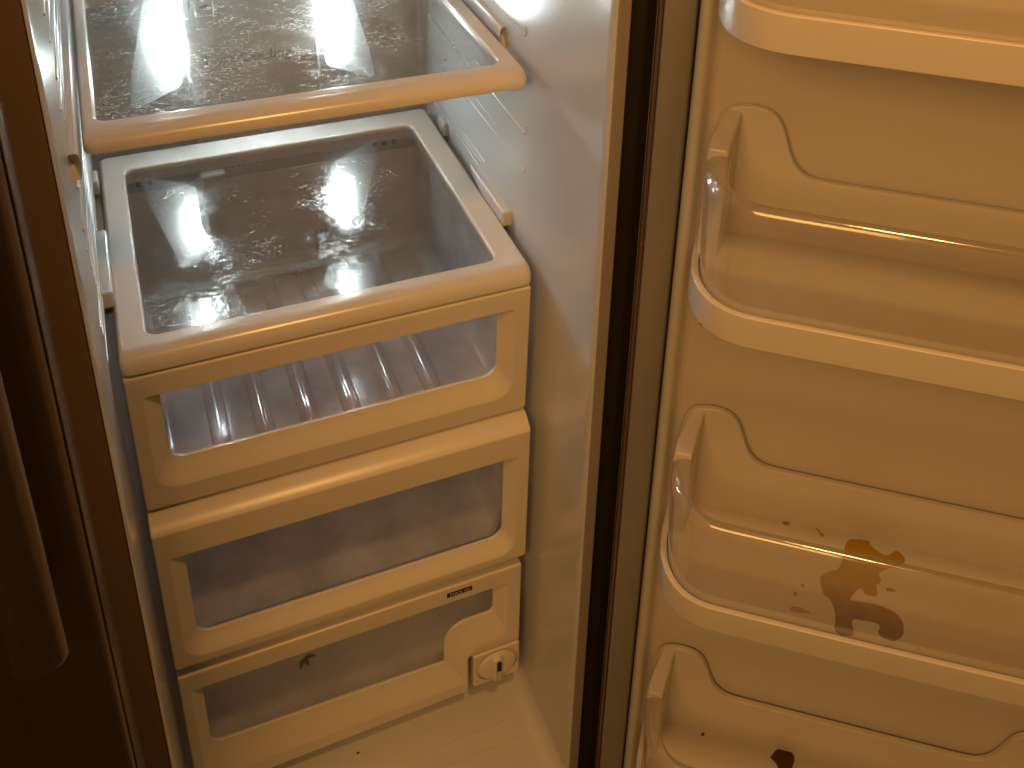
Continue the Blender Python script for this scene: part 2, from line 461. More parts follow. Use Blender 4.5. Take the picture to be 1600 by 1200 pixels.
# rail of the upper shelf, rounded end on the left
def xz_ring(y, x0, x1, z0, z1, r):
    return [Vector((p.x, y, p.y)) for p in roundpoly(rect(x0, x1, z0, z1), r, 4)]
for (x0, x1, yy) in ((XL-.004, -.0005, -.020), (.4245, XR+.004, .12)):
    rg = []
    for k in range(7):
        a = k/6*math.pi/2
        s = math.sin(a)
        cx, cz = (x0+x1)/2, .2435
        hx, hz = (x1-x0)/2, .0125
        rg.append([Vector((cx+(p.x)*hx*max(s, .12), yy + .010*(1-math.cos(math.pi/2-a)) if False else yy+.010*(1-s), cz+p.y*hz*max(s, .12))) for p in roundpoly(rect(-1, 1, -1, 1), .5, 4)])
    rg.append([Vector(((x0+x1)/2+p.x*(x1-x0)/2, .41, .2435+p.y*.0125)) for p in roundpoly(rect(-1, 1, -1, 1), .5, 4)])
    vs, fs = loft(rg, True, True, True)
    raw('shelf_rail', vs, fs, M_liner, fr, weld=False)
    # lower bead under the rail
# back panel with air slots, clip box and print
bp = box('back_panel', (.118, .4255, -.16), (.285, .436, .92), M_frame, fr, .004, seg=3)
def slot(x0, x1, z0, z1, y=.4252, m=M_slot, nm='vent_slot'):
    ring = [Vector((p.x, y, p.y)) for p in roundpoly(rect(x0, x1, z0, z1), min(x1-x0, z1-z0)*.45, 3)]
    ring2 = [Vector((p.x, y+.0004, p.y)) for p in ring and roundpoly(rect(x0, x1, z0, z1), min(x1-x0, z1-z0)*.45, 3)]
    vs, fs = loft([ring2, ring], True, False, True)
    raw(nm, vs, fs, m, bp, wn=False)
for i in range(17):
    x = .150 + i*.0077
    slot(x, x+.0045, -.036, -.019, nm='vent_slot')
for i in range(3):
    slot(.128+i*.007, .1312+i*.007, .192, .232); slot(.262+i*.007, .2652+i*.007, .192, .232)
cb = box('switch_box', (.116, .414, -.064), (.148, .428, -.036), M_frame, fr, .003, seg=3)
box('box_slot', (.124, .4135, -.053), (.140, .4145, -.046), M_slot, cb, 0)
cb2 = box('switch_box', (.135, .418, .186), (.158, .4262, .212), M_frame, fr, .003, seg=3)
box('box_slot', (.141, .4176, .199), (.152, .4181, .203), M_ink, cb2, 0)
# slots low down at both sides of the rear wall
for x in (.038, .052, .352, .366, .380):
    r_ = box('side_slot', (x, .4295, -.045), (x+.006, .4315, -.005), M_slot, fr, .001)

def text_mesh(name, body, size, loc, rot, m, parent, extr=.0002, align='LEFT', sx=1.):
    cu = bpy.data.curves.new(name, 'FONT')
    cu.body = body; cu.size = size; cu.extrude = extr; cu.align_x = align; cu.resolution_u = 3
    t = bpy.data.objects.new(name, cu)
    COL.objects.link(t)
    dg = bpy.context.evaluated_depsgraph_get()
    me = bpy.data.meshes.new_from_object(t.evaluated_get(dg))
    COL.objects.unlink(t); bpy.data.objects.remove(t)
    me.materials.clear(); me.materials.append(m)
    o = bpy.data.objects.new(name, me)
    COL.objects.link(o)
    o.parent = parent
    o.location = Vector(loc) - root_loc(parent)
    o.rotation_euler = rot
    o.scale = (sx, 1, 1)
    return o
text_mesh('panel_print', 'Twin Cooling', .0205, (.136, .4251, .1165), (math.pi/2, 0, 0), M_ink, bp, sx=1.0)

# lamp covers: flared translucent shells, bulb behind
def lamp_cover(cx, sg, dz):
    pts = [(.045, .064), (.111, .093), (.1075, .214), (.079, .216), (.052, .11)]
    rad = [.004, .012, .016, .012, .03]
    ox = .098
    P = [(cx + sg*(x-ox), z+dz) for x, z in pts]
    if sg < 0:
        P = P[::-1]; rad = rad[::-1]
    base = roundpoly(P, rad, 5)
    c = Vector((cx, .150+dz))
    rg = []
    for s, y in ((1, .4325), (1, .4295), (.97, .4265), (.85, .4235), (.5, .4215), (.1, .421)):
        rg.append([Vector((c.x+(p.x-c.x)*s, y, c.y+(p.y-c.y)*s)) for p in base])
    vs, fs = loft(rg, True, False, True)
    # object origin at the bottom of the cover so that the glow follows the part
    off = Vector((cx, .42, dz))
    me = bpy.data.meshes.new('lamp_cover'); me.from_pydata([tuple(Vector(v)-off) for v in vs], [], fs)
    bm = bmesh.new(); bm.from_mesh(me); bmesh.ops.recalc_face_normals(bm, faces=bm.faces); bm.to_mesh(me); bm.free()
    o = link('lamp_cover', me, M_lampL if sg > 0 else M_lampR, fr)
    o.location = off - root_loc(fr)
for dz in (0, .165, .44):
    lamp_cover(.098, 1, dz); lamp_cover(.306, -1, dz)

# ---- freezer door on the left, closed, with its bar handle
ring0 = lambda z: [Vector((p.x, p.y, z)) for p in roundpoly([(-.60, -.148), (-.60, -.216), (-.0345, -.216), (-.0345, -.148)], [.01, .01, .016, .004], 8)]
vs, fs = loft([ring0(-.75), ring0(.96)], True, True, True)
fz = raw('freezer_door', vs, fs, M_steel, fr)
M_side = plastic("door_side_paint", (.14, .10, .07), .35, grime=.3)
box('door_side', (-.0346, -.205, -.748), (-.0335, -.150, .958), M_side, fz, .0004)
gk = box('freezer_gasket', (-.060, -.1485, -.74), (-.038, -.1345, .95), M_gasket, fr, .003)
# handle: flattened bar standing off the door, bottom end rounded back
hr = []
def hring(z, sy=1., cy=-.268, sx=1.):
    return [Vector((-.0755+math.cos(2*math.pi*k/28)*.0205*sx, cy+math.sin(2*math.pi*k/28)*.0165*sy, z+.034)) for k in range(28)]
rg = [hring(-.0615, .35, -.2640, .80), hring(-.0600, .7, -.2655, .93), hring(-.0565, .9, -.267, .985), hring(-.050)] + [hring(-.05+.1*i) for i in range(1, 11)]
vs, fs = loft(rg, True, True, True)
raw('handle', vs, fs, M_handle, fz)
box('handle_post', (-.088, -.262, -.008), (-.064, -.214, .030), M_handle, fz, .004)

# ------------------------------------------------------------------ main door (opened about 143 degrees)
TH = math.radians(-37.8)
G = Vector((.4618, -.16, 0.))
door_rot = TH
# local door frame: x = s (away from the hinge), -y = t (out of the door towards the viewer), z up
def dv(s, t, z): return Vector((s, -t, z))
def dmesh(name, vs, fs, m, parent, **k): return raw(name, vs, fs, m, parent, world=False, **k)
DW = .555
dr = bpy.data.objects.new('fridge_door', None)
me = bpy.data.meshes.new('fridge_door')
# the door itself: steel shell behind the liner
ringd = lambda z: [dv(p.x, p.y, z) for p in roundpoly([(-.004, -.062), (-.004, -.016), (DW+.018, -.016), (DW+.018, -.062)], [.012, .002, .002, .012], 5)]
vs, fs = loft([ringd(-.75), ringd(.95)], True, True, True)
dr = raw('fridge_door', vs, fs, M_steel, None)
dr.parent = fr
dr.location = G - root_loc(fr)
dr.rotation_euler = (0, 0, door_rot)
# brown rim strip outside the gasket
def vstrip(name, prof, m, z0=-.74, z1=.94, **k):
    r0 = [dv(s, t, z0) for s, t in prof]; r1 = [dv(s, t, z1) for s, t in prof]
    vs, fs = loft([r0, r1], True, True, True)
    return dmesh(name, vs, fs, m, dr, **k)
vstrip('door_rim', [(-.0042, -.030), (-.0042, -.012), (-.0028, -.006), (.0010, -.004), (.0020, -.030)], M_rim, bevel=.0015)
vstrip('rim_bead', [(-.0048, -.014), (-.0048, -.0075), (-.0038, -.0055), (-.0034, -.014)], M_gasket, bevel=.0006)
# gasket: hollow vinyl profile
gp = [(.0018, -.020)] + [(.0018 + .0010*k, -.003 + .0032*math.sin(k/3*math.pi/2)) for k in range(4)]
gp += [(.008, .0012), (.016, .0020), (.024, .0012), (.0285, -.0005), (.0302, -.004), (.0305, -.020)]
vstrip('gasket', gp, M_gasket)
vstrip('gasket_groove', [(.0300, -.021), (.0300, -.011), (.0335, -.011), (.0335, -.021)], M_dark)

# door liner: dyke ridge at both sides, panel with soft swells between the bins
BINF = [.440, .182, -.152, -.505]          # floor heights of the four bins
def prof_s():
    p = [(.0318, -.018), (.0322, -.002), (.0335, .006), (.036, .0115), (.0392, .0145), (.0422, .0142), (.045, .0108), (.0475, .005), (.051, .0012), (.056, .0)]
    n = 26
    mid = [(.056+(DW-.112)*i/n, 0.) for i in range(1, n)]
    q = [(DW-s, t) for s, t in p][::-1]
    return p+mid+q
PS = prof_s()
zs = [-.73+i*.012 for i in range(int(1.66/.012)+1)]
for f in BINF:
    zs += [f-.052, f-.049, f-.046, f-.20, f-.196]
zs = sorted(zs)
def dip(z):
    t = 0.
    for f in BINF:
        t += .0035*math.exp(-((z-(f+.150))/.018)**2)
        t -= .0016*math.exp(-((z-(f-.155))/.003)**2)
    return t
rows = [[dv(s, t + (dip(z)*min(1, max(0, (s-.052)/.03))*min(1, max(0, (DW-.052-s)/.03)) if .05 < s < DW-.05 else 0), z) for s, t in PS] for z in zs]
vs, fs = loft(rows, False)
dmesh('door_liner', vs, fs, M_door, dr, weld=False, wn=False)
# small catch and moulding scars on the liner
for s, z, a, b in [(.062, .067, .006, .0035), (.084, .520, .002, .001)]:
    vs = [dv(s, .001, z), dv(s+a, .001, z), dv(s+a, .001, z+b), dv(s, .001, z+b), dv(s, .0032, z), dv(s+a, .0032, z), dv(s+a, .0032, z+b), dv(s, .0032, z+b)]
    dmesh('liner_catch', vs, [(3,2,1,0),(4,5,6,7),(0,1,5,4),(1,2,6,5),(2,3,7,6),(3,0,4,7)], M_seam, dr, bevel=.0005)

# ------------------------------------------------------------------ door bins
S0, S1 = .0555, .4995
def outline(inset, ty=.130, r=.064, ts=.045, t_start=.0, n=14):
    """plan of a bin front: left side, round corner, straight front, round corner, right side"""
    a = S0+inset; b = S1-inset; T = ty-inset
    pts = [(a, t_start), (a, t_start+(ts-t_start)*.5)]
    ry = T-ts
    for k in range(n+1):
        u = k/n*math.pi/2
        e = .80
        pts.append((a + (r-inset)*(1-abs(math.cos(u))**e), ts + ry*abs(math.sin(u))**e))
    for k in range(1, 8):
        f = k/8
        pts.append((a+(r-inset) + (b-a-2*(r-inset))*f, T + .0010*math.sin(math.pi*f)))
    for k in range(n, -1, -1):
        u = k/n*math.pi/2
        pts.append((b - (r-inset)*(1-abs(math.cos(u))**.80), ts + ry*abs(math.sin(u))**.80))
    pts += [(b, t_start+(ts-t_start)*.5), (b, t_start)]
    return pts

def rear_profile():
    """upper edge of the rear frame: ears at both ends, low in the middle (s, height)"""
    ctrl = [(.0565, .098), (.0600, .112), (.0665, .121), (.078, .1255), (.090, .1262), (.102, .1235), (.111, .1150), (.117, .1020), (.122, .0880), (.1285, .0760), (.138, .0678), (.152, .0645), (.2, .0640)]
    mid = [(.2+.155*i/6, .0640) for i in range(1, 7)]
    r = [(.555-s, z) for s, z in ctrl][::-1]
    return ctrl + mid[:-1] + r
def smooth2(pts, n=3):
    out = []
    for i in range(len(pts)-1):
        p0 = pts[max(i-1, 0)]; p1 = pts[i]; p2 = pts[i+1]; p3 = pts[min(i+2, len(pts)-1)]
        for k in range(n):
            t = k/n
            out.append(tuple(.5*((2*p1[j]) + (-p0[j]+p2[j])*t + (2*p0[j]-5*p1[j]+4*p2[j]-p3[j])*t*t + (-p0[j]+3*p1[j]-3*p2[j]+p3[j])*t**3) for j in (0, 1)))
    out.append(pts[-1])
    return out

HR = .100          # height of the rim over the bin floor
def make_bin(f, label):
    root = thing('door_bin', label, 'door bin', (G.x, G.y, f), door_rot, 'storage bins on the refrigerator door')
    # rear frame
    P = smooth2(rear_profile(), 3)
    rr = []
    for t, dzz, ds in ((.0042, -.0008, 0), (.0036, -.002, 0)):
        pass
    rings = []
    for t, dzz in ((.0030, -.0015), (.0038, -.0004), (.0052, 0.), (.0085, 0.), (.0098, -.0005), (.0105, -.0016)):
        rings.append([dv(s, t, z+dzz) for s, z in P])
    bottom_b = [dv(s, .0030, -.004) for s, z in P]
    bottom_f = [dv(s, .0105, -.004) for s, z in P]
    vs, fs = loft([bottom_b]+rings+[bottom_f], False)
    dmesh('rear_frame', vs, fs, M_bin, root, weld=False)
    # side cheeks: white, from the ear to the step
    for sg in (0, 1):
        def sm(s): return s if not sg else .555-s
        rgc = []
        for t in (.0032, .0045, .009, .016, .024, .034, .044, .050, .0530, .0545):
            f_ = (t-.0032)/.0513
            so = .0672-.0112*min(1, f_*1.25)**.75
            si = .0790-.0060*f_
            zt_ = .1225-.0190*f_**1.15 - (.002 if t > .0535 else 0) - (.004 if t < .004 else 0)
            c_ = roundpoly([(so, -.004), (si, -.004), (si, zt_), (so, zt_)], [.0005, .0005, .0030, .0030], 4)
            rgc.append([dv(sm(p.x), t, p.y) for p in c_])
        vs, fs = loft(rgc, True, True, True)
        dmesh('side_cheek', vs, fs, M_bin, root, bevel=.0012)
    # floor tray with rounded junction
    o1 = outline(.006, .127, .062); 
    lv = []
    lv.append([dv(s, t, -.0045) for s, t in outline(.003, .1295, .064)])
    vs1 = [dv(s, t, .0) for s, t in outline(.004, .1285, .063)]
    lv.append(vs1)
    vs, fs = loft(lv, False, False, False)
    n = len(vs1)
    fs.append(tuple(range(n, 2*n)))
    fs.append(tuple(range(n))[::-1])
    dmesh('floor', vs, fs, M_bin, root, wn=False, smooth=False)
    # clear front guard, rim rolled inwards
    prof = [(.004, .0015), (.0025, .020), (.0012, .05), (.0004, .080), (.0, HR-.012), (.0003, HR-.0085), (.0010, HR-.0058), (.0022, HR-.0034), (.0038, HR-.0016), (.0058, HR-.0004), (.0080, HR), (.0100, HR-.0006), (.0114, HR-.0024), (.0118, HR-.010)]
    rg = []
    for ins, z in prof:
        o = outline(ins, .1305, .064, t_start=.0546)
        # on the sides the rim is broader than in front
        oo = []
        for s, t in o:
            k = 1+.7*max(0, min(1, (.115-t)/.05))
            if ins > .002 and z > .05:
                e = (ins*k-ins)
                s = s+e if s < .2775 else s-e
            oo.append(dv(s, t, z))
        rg.append(oo)
    vs, fs = loft(rg, False)
    dmesh('clear_guard', vs, fs, M_guard, root, weld=False)
    # trim band round the bottom
    rg = []
    for ins, z in ((.004, -.0045), (.004, -.0270), (-.0018, -.0275), (-.0028, -.0271), (-.0032, -.0262), (-.0033, -.012), (-.0033, .0012), (-.0029, .0019), (-.0022, .0022), (.0012, .0022), (.0028, .0012)):
        rg.append([dv(s, t, z) for s, t in outline(ins, .1305, .064, t_start=.004)])
    vs, fs = loft(rg, False)
    dmesh('trim_band', vs, fs, M_bin, root, weld=False)
    return root

bins = [make_bin(BINF[0], 'topmost clear fronted bin on the door, cut off by the top of the photo'),
        make_bin(BINF[1], 'empty clean bin on the door, second from the top, directly below the topmost'),
        make_bin(BINF[2], 'door bin with a large orange brown spill dried on its floor'),
        make_bin(BINF[3], 'lowest door bin, with one small dark brown stain')]

# ------------------------------------------------------------------ spills, spots and crumbs
def blob(name, poly, z, h, m, label, cat, group=None, res=3, jitter=.0008, closed_root=None):
    """dried puddle: an irregular outline with a thin raised edge, door coordinates"""
    P = smooth2(poly+[poly[0]], res)[:-1]
    P = [(s+jitter*noise.noise(Vector((s*260, t*260, 1))), t+jitter*noise.noise(Vector((s*260, t*260, 9)))) for s, t in P]
    cs = sum(p[0] for p in P)/len(P); ct = sum(p[1] for p in P)/len(P)
    bm = bmesh.new()
    lo = [bm.verts.new((s-cs, -(t-ct), 0)) for s, t in P]
    n = len(P)
    up = []
    for i, (s, t) in enumerate(P):
        a = P[i-1]; b = P[(i+1) % n]
        d = Vector((b[0]-a[0], b[1]-a[1])); d.normalize()
        nx, ny = -d.y, d.x
        up.append(((s-cs)+nx*-.0002*0, (t-ct), h))
    hi = [bm.verts.new((x, -y, z_)) for x, y, z_ in up]
    for i in range(n):
        j = (i+1) % n
        bm.faces.new((lo[i], lo[j], hi[j], hi[i]))
    f1 = bm.faces.new(hi)
    bmesh.ops.triangulate(bm, faces=[f1])
    bmesh.ops.recalc_face_normals(bm, faces=bm.faces)
    me = bpy.data.meshes.new(name); bm.to_mesh(me); bm.free()
    o = link(name, me, m, None, None, False)
    c = G + Vector((math.cos(TH)*cs + math.sin(TH)*ct, math.sin(TH)*cs - math.cos(TH)*ct, 0))
    o.location = (c.x, c.y, z); o.rotation_euler = (0, 0, TH)
    o['label'] = label; o['category'] = cat
    if group: o['group'] = group
    return o
SP = [[0.2307,0.0308],[0.2341,0.0169],[0.247,0.0125],[0.2546,0.0125],[0.2560,0.0175],[0.2707,0.0255],[0.2805,0.0169],[0.2877,0.0214],[0.2871,0.0306],[0.265,0.0462],[0.2657,0.057],[0.2611,0.0642],[0.2618,0.075],[0.2516,0.0764],[0.2468,0.0701],[0.2377,0.0845],[0.2423,0.0873],[0.2611,0.0856],[0.2783,0.0901],[0.286,0.1018],[0.2828,0.1143],[0.2741,0.1209],[0.2632,0.1166],[0.264,0.106],[0.249,0.106],[0.2394,0.1083],[0.2401,0.1241],[0.2249,0.1250],[0.2244,0.1084],[0.2195,0.092],[0.2125,0.0861],[0.2092,0.0685],[0.2191,0.0584],[0.2263,0.053]]
FZ = BINF[2]+.0003
blob('brown_spill', [tuple(p) for p in SP], FZ, .0006, M_stain, 'large orange brown dried spill spreading over the floor of the door bin', 'spill')
def spots(name, lst, z, label, cat, m, h=.0006):
    P = []
    return [blob(name, [(s+r*rx*math.cos(a)*(1+.35*math.sin(3*a+s*900)), t+r*math.sin(a)*(1+.3*math.cos(2*a+t*700))) for a in [2*math.pi*k/9 for k in range(9)]], z, h, m, label_, cat, 'brown spots around the large spill', jitter=.0003) for (s, t, r, rx, label_) in lst]
spots('syrup_spot', [
    (.173, .012, .0020, 1.8, 'small brown fleck at the rear of the stained bin, left of the arc of drips'),
    (.2085, .0165, .0016, 1.2, 'brown drip at the right end of the thin arc behind the rim'),
    (.193, .083, .0016, 1.1, 'small round brown spot left of the large spill, upper one'),
    (.1865, .0945, .0018, 1.0, 'faint brown spot just above the dark smear left of the spill'),
    (.190, .1115, .0022, 4.0, 'elongated dark brown smear left of the large spill near the front'),
    (.2740, .0650, .0018, 2.4, 'orange streak beside the right side of the large spill'),
    ], FZ, '', 'stain', M_stain)
# thin dried arc
arc = [(.1825+.026*math.sin(a*1.35), .0235-.0175*math.cos(a*1.1)) for a in [k/9*1.25 for k in range(10)]]
arc = [(.184, .0060), (.190, .0060), (.196, .0075), (.2015, .0105), (.2055, .0140), (.2085, .019), (.2092, .019), (.2068, .0135), (.2020, .0092), (.197, .0066), (.190, .0050), (.184, .0052)]
blob('syrup_arc', arc, FZ, .0004, M_stain, 'thin curved brown drip line behind the rim of the stained bin', 'stain', jitter=.0003)
blob('small_brown_spill', [(.2005,.0223),(.2045,.015),(.2128,.0075),(.2195,.0085),(.2258,.0124),(.2275,.018),(.2267,.0238),(.224,.034),(.218,.044),(.212,.040),(.209,.030)], BINF[3]+.0003, .0008, M_stain2, 'small dark brown stain with a pointed top in the lowest door bin', 'spill')
def crumb(loc, r, label, m=M_crumb, rot=0., rx=1.8, group=None, rz=.5):
    bm = bmesh.new()
    bmesh.ops.create_icosphere(bm, subdivisions=2, radius=r)
    for v in bm.verts:
        k = 1+.35*noise.noise(v.co*900+Vector(loc)*50)
        v.co = Vector((v.co.x*rx*k, v.co.y*k, max(v.co.z*k*rz, -r*rz*.7)+r*rz*.7))
    me = bpy.data.meshes.new('crumb'); bm.to_mesh(me); bm.free()
    o = link('crumb', me, m, None, None, True)
    o.location = loc; o.rotation_euler = (0, 0, rot)
    o['label'] = label; o['category'] = 'crumb'; o['group'] = 'dark crumbs and flecks'
    return o
def dworld(s, t, z): return (G.x + math.cos(TH)*s + math.sin(TH)*t, G.y + math.sin(TH)*s - math.cos(TH)*t, z)

# ------------------------------------------------------------------ SHELVES
def yround(x0, x1, y0, y1, r, z, n=6):
    return [Vector((p.x, p.y, z)) for p in roundpoly(rect(x0, x1, y0, y1), r, n)]
def make_shelf(label, x0, x1, y0, y1, gx0, gx1, gy0, gy1, zt, zb, mg, rc, lipd, front_r):
    root = thing('glass_shelf', label, 'shelf', ((x0+x1)/2, (y0+y1)/2, zb), group='framed glass shelves in the refrigerator')
    zg = zt-.0035
    H = zt-zb
    rg = [yround(gx0, gx1, gy0, gy1, .011, zg-.004), yround(gx0, gx1, gy0, gy1, .011, zg+.0010),
          yround(gx0-.0012, gx1+.0012, gy0-.0012, gy1+.0012, .012, zt-.0006),
          yround(gx0-.0030, gx1+.0030, gy0-.0030, gy1+.003, .014, zt)]
    # the front rolls over in a bullnose, the sides only ease over
    fr_ = front_r
    for k in range(0, 9):
        a = k/8*math.pi/2
        yo = y0 + fr_*(1-math.sin(a))
        zz = zt - min(H, lipd)*(1-math.cos(a))
        e = .004*(1-math.sin(a))
        se = .0045*(1-math.sin(a))
        ring = []
        for p in roundpoly(rect(x0+se, x1-se, yo, y1-e), [rc, rc, .008, .008], 6):
            # sides keep higher than the rolled front
            f = max(0., min(1., 1-(p.y-yo)/.02))
            z_side = zt - .006*(1-math.cos(a))
            ring.append(Vector((p.x, p.y, z_side*(1-f)+zz*f)))
        rg.append(ring)
    rg.append([Vector((p.x, p.y, zb)) for p in rg[-1]])
    rg.append([Vector((p.x+(.0025 if p.x < .2 else -.0025), p.y+(.003 if p.y < .2 else -.003), zb-.0008)) for p in rg[-1]])
    rg.append([Vector((p.x, p.y, zb-.0008)) for p in yround(gx0-.002, gx1+.002, gy0-.001, gy1+.001, .012, 0)])
    rg.append(yround(gx0, gx1, gy0, gy1, .011, zg-.004))
    vs, fs = loft(rg, True)
    raw('frame', vs, fs, M_frame, root, weld=False)
    g_ = yround(gx0-.001, gx1+.001, gy0-.001, gy1+.001, .011, zg)
    g2 = [Vector((p.x, p.y, zg)) for p in g_]
    off = root_loc(root)
    raw('glass_pane', g2, [tuple(range(len(g2)))], mg, root, smooth=False)
    return root
sh2 = make_shelf('glass topped drawer cover with scuffed dark glass, resting above the top drawer', -.0005, .4215, -.0015, .405, .0272, .3890, .0300, .3640, .0200, .0005, M_glass2, .010, .018, .018)
sh1 = make_shelf('upper glass shelf covered in smears and scratches, reflecting two lamps', .0012, .4215, .0240, .405, .0145, .4010, .0560, .385, .2455, .2290, M_glass1, .012, .0145, .020)
sh3 = make_shelf('glass shelf above the top edge of the photo', .0012, .4215, .0000, .405, .0145, .4010, .0260, .385, .5155, .4990, M_glass1, .012, .0145, .020)
# rear crossbar under the upper shelf glass
vs, fs = tube([(.02+.376*i/20, .3555 - .012*math.sin(math.pi*i/20), .0215) for i in range(21)], .0022, 8)

# ------------------------------------------------------------------ DRAWERS
def xz(poly, rad, y, n=6): return [Vector((p.x, y, p.y)) for p in roundpoly(poly, rad, n)]
def make_drawer(label, OUT, rout, WIN, rwin, yf_top, yf_bot, bevel_top, tub, ribs, mid=None, rmid=None, rib_h=.0100):
    zt = max(p[1] for p in OUT); zb = min(p[1] for p in OUT)
    root = thing('crisper_drawer', label, 'drawer', (.21, .19, zb), group='crisper drawers stacked under the shelf')
    def yy(z): return yf_top + (yf_bot-yf_top)*(zt-z)/(zt-zb)
    def shrink(poly, d):
        c = Vector(((min(p[0] for p in poly)+max(p[0] for p in poly))/2, (zt+zb)/2))
        out = []
        L = len(poly)
        for i, p in enumerate(poly):
            a = Vector(poly[i-1]); b = Vector(poly[(i+1) % L]); P = Vector(p)
            u = (P-a).normalized(); v = (b-P).normalized()
            n1 = Vector((-u.y, u.x)); n2 = Vector((-v.y, v.x))
            k = (n1+n2); k = k/(1+n1.dot(n2))
            out.append(tuple(P+k*d))
        return out
    def ring(poly, rad, dy, topy=None):
        r = []
        for p in roundpoly(poly, rad, 6):
            r.append(Vector((p.x, yy(p.y)+dy, p.y)))
        return r
    rg = [ring(OUT, rout, .034)]
    # top face leans back: the bevel one sees from above
    def topback(rr, amt):
        out = []
        for v in rr:
            f = max(0, min(1, (v.z-(zt-.004))/.004))
            out.append(Vector((v.x, v.y, v.z)))
        return out
    O1 = [(x, z) for x, z in OUT]
    rg.append(ring(O1, rout, .017 if bevel_top else .010))
    rg.append(ring(O1, rout, .0035))
    rg.append(ring(shrink(O1, .0008), rout, .0012))
    rg.append(ring(shrink(O1, .0025), rout, .0000))
    if bevel_top:
        for r_ in rg[:3]:
            for v in r_:
                if v.z > zt-.002: 
                    v.z += bevel_top if v.y > yy(v.z)+.006 else bevel_top*.12
    MID = mid; 
    rg.append(ring(MID, rmid, .0000))
    # curved reveal going in to the window
    for f, dy in ((.08, .0006), (.3, .0035), (.55, .0078), (.8, .0115), (1., .0135)):
        P = [(m[0]*(1-f)+w_[0]*f, m[1]*(1-f)+w_[1]*f) for m, w_ in zip(MID, WIN)]
        R_ = [a*(1-f)+b_*f for a, b_ in zip(rmid, rwin)]
        rg.append(ring(P, R_, dy))
    rg.append(ring(WIN, rwin, .0175))
    rg.append(ring(OUT, rout, .0340))
    vs, fs = loft(rg, True)
    fo = raw('front_frame', vs, fs, M_drawer, root, weld=False)
    pane = ring(WIN, rwin, .0160)
    raw('window_pane', pane, [tuple(range(len(pane)))], M_pane, root, smooth=False)
    # tub
    tx0, tx1, ty0, ty1, tz0, tz1 = tub
    lv = []
    def tr(gx, z, r=.02): return [Vector((p.x, p.y, z)) for p in roundpoly(rect(tx0+gx, tx1-gx, ty0+gx*.6, ty1-gx), r, 5)]
    lv = [tr(-.004, tz1, .02), tr(.0, tz1-.001), tr(.002, tz0+.05), tr(.005, tz0+.012), tr(.008, tz0+.005), tr(.014, tz0+.0012), tr(.022, tz0)]
    vs, fs = loft(lv, True, False, True)
    # the front wall of the tub is the clear window itself
    fs = [f for f in fs if not all(vs[i][1] < ty0+.006 and vs[i][2] > tz0+.004 for i in f)]
    raw('tub', vs, fs, M_tub, root)
    for x in ribs:
        n = 22
        rgs = []
        y_e = ty0+.030
        for i in range(n+1):
            y = y_e + (ty1-.03-y_e)*(i/n)**1.3
            k = min(1., math.sqrt(max(0.001, 1-(1-min(1, (y-y_e)/.010))**2)))
            rgs.append([Vector((x+math.cos(a)*.0105*k, y, tz0+.0006+math.sin(a)*rib_h*k)) for a in [math.pi*j/10 for j in range(11)]])
        vs, fs = loft(rgs, False)
        raw('floor_rib', vs, fs, M_rib if rib_h > .005 else M_tub, root, weld=False)
    return root
def rectz(x0, x1, z0, z1): return [(x0, z0), (x1, z0), (x1, z1), (x0, z1)]
d1 = make_drawer('top crisper drawer just below the cover, its ribbed floor showing through the window',
    rectz(.0, .4200, -.1840, -.0040), [.004, .004, .003, .003],
    rectz(.0300, .3860, -.1320, -.0315), [.016, .016, .001, .001], -.0010, .0060, 0,
    (.014, .406, .016, .362, -.163, -.016), [.084, .131, .179, .2265, .275, .321],
    mid=rectz(.0140, .4020, -.1600, -.0300), rmid=[.022, .022, .006, .006])
d2 = make_drawer('middle crisper drawer with a plain frosted window and a sloped top edge',
    rectz(.0, .4205, -.4160, -.2030), [.004, .004, .002, .002],
    rectz(.0290, .3920, -.3830, -.2410), [.016, .016, .001, .001], -.0115, -.0075, .0125,
    (.014, .406, .016, .385, -.400, -.215), [],
    mid=rectz(.0130, .4050, -.4040, -.2395), rmid=[.022, .022, .006, .006], rib_h=.0022)
OUT3 = [(.0, -.6600), (.3480, -.6530), (.3480, -.5850), (.4190, -.5850), (.4190, -.4400), (.0, -.4400)]
WIN3 = [(.0245, -.5900), (.3180, -.5960), (.3180, -.5290), (.3850, -.5290), (.3850, -.4680), (.0245, -.4680)]
MID3 = [(.0120, -.6380), (.3440, -.6350), (.3440, -.5720), (.4000, -.5700), (.4000, -.4665), (.0120, -.4665)]
d3 = make_drawer('bottom crisper drawer with a notched corner and a small black sticker',
    OUT3, [.004, .003, .004, .003, .003, .003],
    WIN3, [.016, .001, .050, .008, .001, .001], .0010, .0020, 0,
    (.014, .406, .020, .385, -.640, -.450), [], mid=MID3, rmid=[.022, .006, .020, .012, .006, .006], rib_h=.0016)

# printed sticker on the bottom drawer
stc = raw('sticker', [(.3185, .0007, -.4562), (.3515, .0007, -.4562), (.3515, .0007, -.4485), (.3185, .0007, -.4485),
                      (.3185, .0015, -.4562), (.3515, .0015, -.4562), (.3515, .0015, -.4485), (.3185, .0015, -.4485)],
          [(3,2,1,0),(4,5,6,7),(0,1,5,4),(1,2,6,5),(2,3,7,6),(3,0,4,7)], M_black, d3, label='small black sticker with pale print reading MAX (S)')
text_mesh('sticker_print', 'MAX (S)', .0072, (.3222, .0004, -.4548), (math.pi/2, 0, 0), M_inkw, stc, .0001, sx=1.05)

